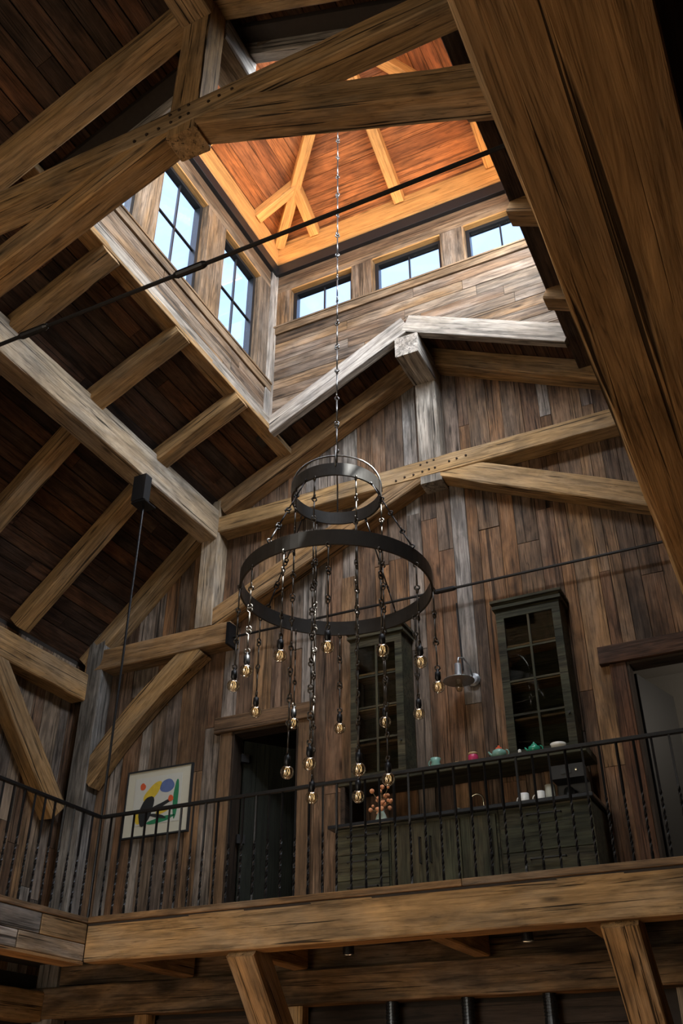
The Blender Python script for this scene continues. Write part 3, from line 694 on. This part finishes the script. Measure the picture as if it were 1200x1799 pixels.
for k in range(5):
    put('door_board', box_mesh(2.33, .165, .04, .004), M['door_green'], d1, Md @ Matrix.Translation((.085 + k * .17, .02, 1.165)) @ Matrix.Rotation(R(-90), 4, 'Y') @ Matrix.Rotation(R(90), 4, 'X'))
for zz in (.25, 1.15, 2.1):
    put('hinge', box_mesh(.10, .05, .10), M['black'], d1, Md @ Matrix.Translation((.0, -.03, zz)))
hm = MB().tube([(.78, -.02, .85), (.78, -.06, .88), (.78, -.06, 1.12), (.78, -.02, 1.15)], .012, 6).box(.755, .805, -.02, 0, .80, 1.2).build('door_handle', M['black'], d1, Md)
d2 = door_case(2, D2, 'dark framed doorway at the far right of the balcony', -1.62, -.20, 'roof_board', 'roof_board')
Md2 = Matrix.Translation((D2[0] + .05, YG + .17, DECK + .01)) @ Matrix.Rotation(R(74), 4, 'Z')
put('door_leaf', box_mesh(2.33, .86, .04, .004), M['black'], d2, Md2 @ Matrix.Translation((.44, .02, 1.165)) @ Matrix.Rotation(R(-90), 4, 'Y') @ Matrix.Rotation(R(90), 4, 'X'))
MB().tube([(.80, -.02, .95), (.80, -.07, .95), (.70, -.07, .95)], .011, 6).build('door_handle', M['chrome'], d2, Md2)

pl_ = bpy.data.lights.new('room_fill', 'POINT'); pl_.energy = 30; pl_.color = (1, .9, .78); pl_.shadow_soft_size = .2  # added fill light, no fixture, to lift the plaster behind the right door
po = bpy.data.objects.new('far_room_fill', pl_); COL.objects.link(po); po.location = (.9, 10.6, 4.1)
# framed abstract print on the gable wall (generic colour shapes)
pr = empty('framed_print', (-7.1, YG, 2.94)); tag(pr, 'black framed abstract print with pale mat on the gable wall', 'picture')
px0, px1, pz0, pz1 = -7.58, -6.62, 2.94, 3.76; yf = YG - .045
f_ = MB().box(px0, px1, yf, YG, pz0, pz0 + .018).box(px0, px1, yf, YG, pz1 - .018, pz1).box(px0, px0 + .018, yf, YG, pz0 + .018, pz1 - .018).box(px1 - .018, px1, yf, YG, pz0 + .018, pz1 - .018); f_.build('frame', M['ink'], pr)
box('mat_board', px0 + .018, px1 - .018, yf + .012, YG - .02, pz0 + .018, pz1 - .018, M['mat_board'], pr)
sh = box('print_sheet', px0 + .13, px1 - .14, yf + .009, yf + .012, pz0 + .14, pz1 - .10, M['paper'], pr)
def blob(nm, mat, cx_, cz_, rx, rz, rot, seed, lay, wob=.15, n=22):
    q = random.Random(seed); ph_ = [q.uniform(0, 6) for _ in range(3)]
    poly = []
    for i in range(n):
        a = 2 * math.pi * i / n; k = 1 + wob * (math.sin(2 * a + ph_[0]) * .6 + math.sin(3 * a + ph_[1]) * .4 + math.sin(5 * a + ph_[2]) * .25)
        u, v = rx * k * math.cos(a), rz * k * math.sin(a); poly.append((cx_ + u * math.cos(rot) - v * math.sin(rot), cz_ + u * math.sin(rot) + v * math.cos(rot)))
    MB().prism(poly, yf + .009 - lay * .0008 - .0006, yf + .009 - lay * .0008).build(nm, mat, sh)
blob('color_shape', M['p_green'], -6.83, 3.35, .035, .25, 0, 1, 0, .12); blob('color_shape', M['p_green'], -7.03, 3.12, .21, .03, .12, 2, 0, .15)
blob('color_shape', M['p_blue'], -6.97, 3.52, .10, .085, 0, 3, 1, .08); blob('color_shape', M['p_yellow'], -7.18, 3.47, .15, .075, .75, 4, 1, .10)
blob('color_shape', M['p_yellow'], -7.36, 3.18, .05, .08, 0, 5, 1, .1); blob('color_shape', M['p_yellow'], -7.0, 3.23, .10, .035, .3, 8, 1, .1)
blob('color_shape', M['ink'], -7.25, 3.25, .10, .17, -.3, 6, 2, .14); blob('color_shape', M['ink'], -7.05, 3.29, .17, .03, .35, 7, 3, .2); blob('color_shape', M['ink'], -7.08, 3.17, .13, .022, -.2, 12, 3, .2)
blob('color_shape', M['p_red'], -7.33, 3.55, .04, .045, 0, 9, 2, .12); blob('color_shape', M['p_red'], -6.90, 3.36, .038, .038, 0, 10, 4, .12)
for xx, lb_ in ((-7.30, 'left'), (-7.08, 'right')):
    o = box('wall_outlet', xx - .04, xx + .04, YG - .018, YG - .008, 1.80, 1.92, M['black'], None, .003); tag(o, f'{lb_} small black wall outlet below the framed print', 'outlet', 'wall outlets')

# ------------------------------------------------------------------ coffee bar: counter, base cabinets, shelf, wall cupboards
G = M['green_wood']
def pull(parent, x0, x1, y, z):
    MB().tube([(x0, y, z), (x0, y - .03, z), (x1, y - .03, z), (x1, y, z)], .008, 6).build('pull', M['black'], parent)
def base(x0, x1, label, drawers=None, doors=0):
    r = empty('base_cabinet', ((x0 + x1) / 2, 9.1, DECK)); tag(r, label, 'cabinet', 'base cabinets of the coffee bar')
    MB().box(x0, x1, 8.80, YG - .012, DECK + .08, 2.535).box(x0, x1, 8.86, YG - .012, DECK, DECK + .08).build('body', G, r)
    if drawers:
        for (za, zb) in drawers:
            d_ = box('drawer_front', x0 + .015, x1 - .015, 8.778, 8.80, za, zb, G, r, .004); pull(d_, (x0 + x1) / 2 - .16, (x0 + x1) / 2 + .16, 8.778, zb - .07)
    for k in range(doors):
        a = x0 + .015 + k * (x1 - x0 - .03) / doors; b = x0 + .015 + (k + 1) * (x1 - x0 - .03) / doors - .006
        d_ = box('door_panel', a, b, 8.778, 8.80, DECK + .10, 2.50, G, r, .004)
        hx = b - .05 if k % 2 == 0 else a + .05
        MB().tube([(hx, 8.778, 2.12), (hx, 8.745, 2.12), (hx, 8.745, 2.36), (hx, 8.778, 2.36)], .008, 6).build('pull', M['black'], d_)
base(-4.34, -3.76, 'left green base cabinet with a stack of three drawers', [(1.76, 2.03), (2.035, 2.27), (2.275, 2.51)])
base(-3.755, -2.66, 'middle green base cabinet with doors under the sink', None, 3)
base(-2.655, -1.78, 'right green base cabinet with two wide drawers under the coffee machine', [(1.76, 2.12), (2.125, 2.51)])
o = box('countertop', -4.42, -1.74, 8.74, YG - .012, 2.537, 2.575, M['stone'], None, .006); tag(o, 'dark stone countertop of the coffee bar', 'countertop')
o = timber('shelf_board', (-4.44, 9.24, 3.08), (-1.80, 9.24, 3.08), .46, .075, G, None, b=.006, jit=.001); tag(o, 'long dark green shelf above the coffee bar counter', 'shelf')
o = box('side_panel', -4.415, -4.36, 9.02, YG - .012, 2.58, 3.04, M['dark_wood'], None, .004); tag(o, 'left side panel between counter and shelf', 'panel')
def cupboard(x0, x1, label):
    z0, z1 = 3.12, 4.78; y0, y1 = 9.17, YG - .012
    r = empty('wall_cupboard', ((x0 + x1) / 2, 9.33, z0)); tag(r, label, 'cupboard', 'glass door cupboards')
    MB().box(x0, x0 + .025, y0 + .03, y1, z0, z1).box(x1 - .025, x1, y0 + .03, y1, z0, z1).box(x0 + .025, x1 - .025, y1 - .015, y1, z0, z1).box(x0 + .025, x1 - .025, y0 + .03, y1 - .015, z0, z0 + .03).box(x0 + .025, x1 - .025, y0 + .03, y1 - .015, z1 - .03, z1).build('body', G, r)
    for zz in (3.52, 3.92, 4.34): box('inner_shelf', x0 + .026, x1 - .026, y0 + .05, y1 - .016, zz, zz + .022, M['oak'], r)
    MB().box(x0 - .03, x1 + .03, y0 - .03, y1, z1, z1 + .035).box(x0 - .015, x1 + .015, y0 - .015, y1, z1 + .035, z1 + .07).box(x0 - .045, x1 + .045, y0 - .045, y1, z1 + .07, z1 + .10).build('cornice', G, r)
    fw = .085
    dr = MB().box(x0, x0 + fw, y0, y0 + .028, z0 + .01, z1 - .01).box(x1 - fw, x1, y0, y0 + .028, z0 + .01, z1 - .01).box(x0 + fw, x1 - fw, y0, y0 + .028, z0 + .01, z0 + .08).box(x0 + fw, x1 - fw, y0, y0 + .028, z1 - .11, z1 - .01).build('door_frame', G, r)
    xm = (x0 + x1) / 2; za, zb = z0 + .08, z1 - .11; rows = 4; hh = (zb - za) / rows
    box('muntin', xm - .012, xm + .012, y0 + .004, y0 + .026, za, zb, G, dr)
    for k in range(1, rows):
        for (ua, ub) in ((x0 + fw, xm - .012), (xm + .012, x1 - fw)): box('muntin', ua, ub, y0 + .004, y0 + .026, za + k * hh - .010, za + k * hh + .010, G, dr)
    for k in range(rows):
        for (ua, ub) in ((x0 + fw, xm - .012), (xm + .012, x1 - fw)): box('pane', ua, ub, y0 + .014, y0 + .017, za + k * hh, za + k * hh + hh, M['cab_glass'], dr)
    MB().lathe([(0, 0), (.012, 0), (.012, .02), (0, .022)], 8).build('knob', M['black'], dr, Matrix.Translation((x1 - fw / 2, y0, 3.5)) @ Matrix.Rotation(R(90), 4, 'X'))
cupboard(-4.36, -3.72, 'left tall green wall cupboard with glass panes behind the chandelier')
cupboard(-2.60, -1.90, 'right tall green wall cupboard with glass panes above the coffee machine')
o = box('corner_stud', -4.60, -4.42, YG - .06, YG - .012, DECK, 5.8, M['barn'], None, .004); tag(o, 'tall grey vertical plank standing proud beside the left cupboard', 'plank')

# barn lamp on the wall
bl = empty('barn_lamp', (-3.10, YG, 4.0)); tag(bl, 'galvanised gooseneck barn lamp on the wall between the cupboards', 'wall lamp')
MB().lathe([(0, 0), (.075, 0), (.075, .03), (.05, .05), (0, .055)], 16).build('wall_plate', M['galv'], bl, Matrix.Translation((-3.00, YG - .012, 4.16)) @ Matrix.Rotation(R(90), 4, 'X'))
MB().tube([(-3.00, YG - .05, 4.17), (-3.02, YG - .10, 4.30), (-3.06, YG - .16, 4.38), (-3.10, YG - .21, 4.37), (-3.11, YG - .22, 4.28)], .010, 8).build('gooseneck', M['galv'], bl, smooth=True)
MB().lathe([(.0, .17), (.035, .165), (.04, .03), (.06, .02), (.17, -.03), (.172, -.036), (.055, .008), (.0, .01)], 24).build('lamp_shade', M['galv'], bl, Matrix.Translation((-3.11, YG - .22, 4.13)), True)
MB().lathe([(.034, .0), (.04, -.02), (.042, -.10), (.03, -.14), (0, -.15)], 16).build('glass_jar', M['bulb_glass'], bl, Matrix.Translation((-3.11, YG - .22, 4.12)), True)
o = MB().tube([(-3.12, YG - .02, 4.30), (-3.14, YG - .02, 5.14)], .010, 6).build('conduit', M['steel']); tag(o, 'thin metal conduit rising from the barn lamp', 'conduit')

# small things on the shelf and counter
SZ = 3.1175; CZ = 2.575
def handle(mb, cx_, cy_, z, r, s=1, sq=1.0):
    mb.tube([(cx_ + s * r * .9 * math.cos(a) * 1.0, cy_, z + r * sq * math.sin(a)) for a in [R(t) for t in range(-90, 91, 22)]], .006, 6)
    return mb
def pot(name, label, cat, x, y, z, parts):
    r = empty(name, (x, y, z)); tag(r, label, cat)
    for (nm, mb, mat) in parts: mb.build(nm, mat, r, Matrix.Translation((x, y, z)), True)
    return r
pot('creamer', 'aqua glazed cream jug near the left cupboard on the shelf', 'jug', -3.36, 9.10, SZ, [('body', MB().lathe([(0, 0), (.04, 0), (.055, .03), (.04, .06), (.055, .10), (.048, .10), (.035, .06), (0, .02)], 18), M['aqua']), ('handle', handle(MB(), -.045, 0, .055, -.035), M['aqua'])])
pot('wooden_scoop', 'small tan wooden scoop lying on the shelf', 'scoop', -3.13, 9.10, SZ, [('bowl', MB().lathe([(0, .0), (.02, .0), (.025, .03), (.0, .03)], 12), M['tan']), ('stick', MB().tube([(-.02, 0, .02), (.10, 0, .02)], .008, 6), M['tan'])])
pot('lidded_jar', 'small pink jar with tan lid on the shelf', 'jar', -2.955, 9.10, SZ, [('body', MB().lathe([(0, 0), (.045, 0), (.052, .02), (.052, .07), (.04, .08), (0, .08)], 18), M['pink']), ('lid', MB().lathe([(.044, .08), (.046, .085), (.046, .10), (0, .105)], 18), M['tan'])])
def teapot(label, x, body, lid, k=1.0):
    pot('teapot', label, 'teapot', x, 9.10, SZ, [('body', MB().lathe([(0, 0), (.05 * k, 0), (.075 * k, .035 * k), (.068 * k, .075 * k), (.035 * k, .095 * k), (0, .097 * k)], 20), body),
        ('lid', MB().lathe([(.036 * k, .095 * k), (.03 * k, .11 * k), (.010 * k, .118 * k), (.014 * k, .13 * k), (0, .14 * k)], 14), lid),
        ('spout', MB().tube([(-.065 * k, 0, .04 * k), (-.095 * k, 0, .06 * k), (-.11 * k, 0, .085 * k)], [.016 * k, .011 * k, .008 * k], 8), body), ('handle', handle(MB(), .068 * k, 0, .05 * k, .035 * k), body)])
teapot('pale aqua teapot with a red lid on the shelf', -2.68, M['aqua'], M['p_red'])
teapot('green glazed teapot in front of the right cupboard', -2.32, M['green_glaze'], M['green_glaze'], .85)
pot('bowl', 'white bowl on the shelf in front of the right cupboard', 'bowl', -2.08, 9.10, SZ, [('body', MB().lathe([(0, 0), (.04, 0), (.07, .03), (.078, .06), (.072, .06), (.06, .03), (0, .012)], 20), M['white'])])
pot('salt_shaker', 'small white shaker left of the green teapot', 'shaker', -2.47, 9.10, SZ, [('body', MB().lathe([(0, 0), (.018, 0), (.016, .05), (.008, .065), (0, .068)], 12), M['white'])])
for x_, lb_ in ((-2.43, 'left white mug on the counter'), (-2.275, 'right white mug on the counter beside the coffee machine')):
    pot('mug', lb_, 'mug', x_, 8.95, CZ, [('body', MB().lathe([(0, 0), (.042, 0), (.045, .01), (.045, .12), (.041, .12), (.041, .012), (0, .012)], 20), M['white']), ('handle', handle(MB(), -.043, 0, .06, -.035), M['white'])])
cm = empty('coffee_machine', (-2.03, 9.2, CZ)); tag(cm, 'black coffee machine at the right end of the counter', 'coffee machine')
MB().box(-2.18, -1.86, 9.10, 9.40, CZ, CZ + .05).box(-2.18, -1.86, 9.28, 9.40, CZ + .05, CZ + .36).box(-2.18, -1.86, 9.06, 9.28, CZ + .25, CZ + .38).build('housing', M['black'], cm)
MB().lathe([(0, 0), (.05, 0), (.06, .05), (.05, .12), (.035, .14)], 16).build('carafe', M['steel'], cm, Matrix.Translation((-2.05, 9.19, CZ + .052)), True)
box('display', -2.08, -1.98, 9.052, 9.062, CZ + .29, CZ + .34, M['steel'], cm)
MB().lathe([(0, 0), (.012, 0), (.012, .01), (0, .012)], 10).build('dial', M['chrome'], cm, Matrix.Translation((-1.93, 9.06, CZ + .32)) @ Matrix.Rotation(R(90), 4, 'X'))
pot('paper_roll', 'pale paper roll standing left of the coffee machine', 'paper roll', -2.24, 9.22, CZ, [('roll', MB().lathe([(.015, 0), (.05, 0), (.05, .25), (.015, .25), (.015, 0)], 18), M['mat_board'])])
pot('faucet', 'brushed gooseneck faucet at the sink', 'faucet', -2.93, 9.25, CZ, [('base', MB().lathe([(0, 0), (.025, 0), (.022, .03), (.012, .035)], 12), M['chrome']), ('spout', MB().tube([(0, 0, .02), (0, 0, .20)] + [(-.07 + .07 * math.cos(a), -.0, .20 + .07 * math.sin(a)) for a in [R(t) for t in range(15, 181, 15)]] + [(-.14, 0, .16)], .010, 8), M['chrome']), ('lever', MB().tube([(0, 0, .03), (.05, 0, .06)], .007, 6), M['chrome'])])
pot('soap_pump', 'small soap pump beside the faucet', 'soap pump', -3.18, 9.25, CZ, [('body', MB().lathe([(0, 0), (.018, 0), (.016, .09), (.006, .10), (.006, .15), (0, .15)], 12), M['galv']), ('nozzle', MB().tube([(0, 0, .15), (-.04, 0, .16)], .006, 6), M['galv'])])
rv = empty('flower_vase', (-3.93, 8.98, CZ)); tag(rv, 'pale vase of dried peach flowers at the left end of the counter', 'vase')
MV = Matrix.Translation((-3.93, 8.98, CZ))
MB().lathe([(0, 0), (.06, 0), (.07, .04), (.05, .10), (.03, .14), (.035, .16), (.028, .16), (.022, .14), (0, .02)], 18).build('vase', M['vase_glass'], rv, MV, True)
q = random.Random(5)
fm = MB().lathe([(0, -.022), (.016, -.014), (.022, 0), (.016, .014), (0, .022)], 8); fme = mesh_from('bloom', fm.v, fm.f, True)
for k in range(26):
    a = q.uniform(0, 6.28); rr_ = q.uniform(.0, .15); z = q.uniform(.14, .40) ; tx, ty = rr_ * math.cos(a), .6 * rr_ * math.sin(a)
    st = MB().tube([(0, 0, .12), (tx * .4, ty * .4, .12 + (z - .12) * .6), (tx, ty, z)], .003, 5).build('flower_stem', M['stem'], rv, MV)
    put('bloom', fme, M['flower'], st, MV @ Matrix.Translation((tx, ty, z)) @ Matrix.Scale(q.uniform(.7, 1.25), 4))

# ------------------------------------------------------------------ ceiling spots under the balcony
SP = [(-7.4, 6.4), (-7.4, 4.2), (-7.4, 2.0)]  # unseen lights added under the left balcony for warm bounce off the floor
for x_, y_, ztop, zb, r_, lb_ in [(a, b, 1.58 if a < 0 else 1.54, 1.40, .05, f'{w} black cylinder light under the {"left" if a < 0 else "right"} balcony') for (a, b), w in zip(SP, ('far', 'middle', 'near'))] + list(((-3.93, 8.2, 1.58, 1.29, .05, 'left small black cylinder light under the far balcony'), (-2.32, 8.2, 1.58, 1.29, .05, 'right small black cylinder light under the far balcony'))):
    r = empty('cylinder_light', (x_, y_, ztop)); tag(r, lb_, 'light', 'black cylinder lights')
    MB().lathe([(0, ztop), (r_, ztop), (r_, zb), (r_ - .008, zb), (r_ - .012, zb + .05), (0, zb + .05)], 18).build('housing', M['black'], r, Matrix.Translation((x_, y_, 0)))
    MB().lathe([(0, zb + .045), (r_ - .014, zb + .045), (r_ - .014, zb + .04), (0, zb + .04)], 12).build('lens', M['white'], r, Matrix.Translation((x_, y_, 0)))
    d = bpy.data.lights.new('spot', 'SPOT'); d.energy = 110; d.color = (1, .66, .36); d.spot_size = R(95); d.shadow_soft_size = .04
    so = bpy.data.objects.new('cylinder_light_lamp', d); COL.objects.link(so); so.location = (x_, y_, zb + .02)
for x_, lb_ in ((-4.03, 'left'), (-3.27, 'middle'), (-2.50, 'right')):
    r = empty('ribbed_lamp', (x_, 9.36, 1.03)); tag(r, f'{lb_} of three black ribbed cylinder lamps under the rough beam', 'lamp', 'ribbed cylinder lamps')
    prof = [(0, 1.03), (.062, 1.03)]
    z = 1.03
    for k in range(7): prof += [(.062, z - .012), (.054, z - .014), (.054, z - .024), (.062, z - .026)]; z -= .028
    prof += [(.062, .76), (.05, .76), (.05, .80), (0, .80)]
    MB().lathe(prof, 20).build('housing', M['steel'], r, Matrix.Translation((x_, 9.36, 0)))
    MB().lathe([(0, .795), (.048, .795), (.048, .785), (0, .785)], 14).build('lens', M['white'], r, Matrix.Translation((x_, 9.36, 0)))

# ------------------------------------------------------------------ chandelier
AX, AY = CX, 6.62
ch = empty('chandelier', (AX, AY, 5.45)); tag(ch, 'two tier black ring chandelier hung with chains of clear globe bulbs', 'chandelier')
def ring(name, r, z, h, th=.018):
    n = 72; v = []; f = []
    for i in range(n):
        a = 2 * math.pi * i / n
        for (rr_, zz) in ((r, z - h / 2), (r, z + h / 2), (r - th, z + h / 2), (r - th, z - h / 2)): v.append((rr_ * math.cos(a), rr_ * math.sin(a), zz))
    for i in range(n):
        j = (i + 1) % n
        for k in range(4): f.append((i * 4 + k, j * 4 + k, j * 4 + (k + 1) % 4, i * 4 + (k + 1) % 4))
    me = mesh_from(name, v, f); 
    o = put(name, me, M['ring_steel'], ch, Matrix.Translation((AX, AY, 0)))
    return o
RS, ZS, RB, ZB = .42, 4.97, .845, 4.00
ring('small_ring', RS, ZS, .13); ring('large_ring', RB, ZB, .14)
def link_mesh(L, r=.0075):
    mb = MB(); lr = .021
    def loop(zc_, s): return [(lr * math.sin(a) * s, 0, zc_ + lr * math.cos(a)) for a in [R(t) for t in range(0, 331, 40)]]
    mb.tube([(0, 0, L / 2 - lr * 2)] + [(lr * math.sin(a), 0, L / 2 - lr - lr * math.cos(a)) for a in [R(t) for t in range(20, 331, 44)]], r, 5)
    mb.tube([(0, 0, -L / 2 + lr * 2)] + [(-lr * math.sin(a), 0, -L / 2 + lr + lr * math.cos(a)) for a in [R(t) for t in range(20, 331, 44)]], r, 5)
    mb.tube([(0, 0, L / 2 - lr * 2), (0, 0, -L / 2 + lr * 2)], r, 6)
    return mesh_from('chain_link', mb.v, mb.f, True)
LM = {}
def string(p0, p1, step=.24, mat='string_steel', r=.0075):
    p0 = Vector(p0); p1 = Vector(p1); d = p1 - p0; n = max(1, round(d.length / step)); L = d.length / n
    k = (round(L, 3), r)
    if k not in LM: LM[k] = link_mesh(L + .012, r)
    rot = d.normalized().to_track_quat('Z', 'Y').to_matrix().to_4x4()
    for i in range(n):
        put('chain_link', LM[k], M[mat], ch, Matrix.Translation(p0 + d * ((i + .5) / n)) @ rot @ Matrix.Rotation(random.uniform(0, 3.1), 4, 'Z'))
string((AX, AY, 12.25), (AX, AY, 5.46), .34, 'chain_steel', .008)
for t in (25, 115, 205, 295):
    c_, s_ = math.cos(R(t)), math.sin(R(t))
    MB().tube([(AX + RS * math.sin(R(a)) * c_, AY + RS * math.sin(R(a)) * s_, ZS + .03 + .42 * math.cos(R(a)) ** .8 if a < 90 else ZS + .03) for a in range(0, 91, 9)], .009, 6).build('arm', M['chain_steel'], ch, None, True)
for t in (-15, 75, 165, 255):
    c_, s_ = math.cos(R(t)), math.sin(R(t)); string((AX + RS * c_, AY + RS * s_, ZS - .06), (AX + RB * c_, AY + RB * s_, ZB + .07), .26, 'iron', .007)
skm = MB().lathe([(0, .155), (.010, .155), (.012, .13), (.024, .125), (.026, .07), (.020, .06), (.018, .045), (0, .045)], 14)
sk_me = mesh_from('lamp_socket', skm.v, skm.f, True)
R0 = .053
prof = [(0.016, .062), (.018, .05)] + [(R0 * math.sin(R(a)), R0 * math.cos(R(a))) for a in range(28, 181, 14)]
gb = MB().lathe(prof, 20); gb_me = mesh_from('glass_bulb', gb.v, gb.f, True)
fb = MB()
for k in range(6):
    a = R(60 * k); fb.tube([(0, 0, .05), (.022 * math.cos(a), .022 * math.sin(a), .016), (.022 * math.cos(a + .5), .022 * math.sin(a + .5), -.016)], .0009, 4)
fb_me = mesh_from('filament', fb.v, fb.f)
big = [-120, -145, 172, -94, 143, -68, 114, -39, 85, -12, 58, 20]; small = [-127, -92, 144, -39, 90, 30]
for lst, rr_, zt, zb in ((big, RB - .006, ZB - .06, 3.03), (small, RS - .006, ZS - .055, 2.28)):
    for t in lst:
        px_, py_ = AX + rr_ * math.cos(R(t)), AY + rr_ * math.sin(R(t)); z = zb + random.uniform(-.03, .03)
        string((px_, py_, zt), (px_, py_, z + .15), .22)
        Mt = Matrix.Translation((px_, py_, z)); s_o = put('lamp_socket', sk_me, M['iron'], ch, Mt)
        put('glass_bulb', gb_me, M['bulb_glass'], s_o, Mt); put('filament', fb_me, M['filament'], s_o, Mt)
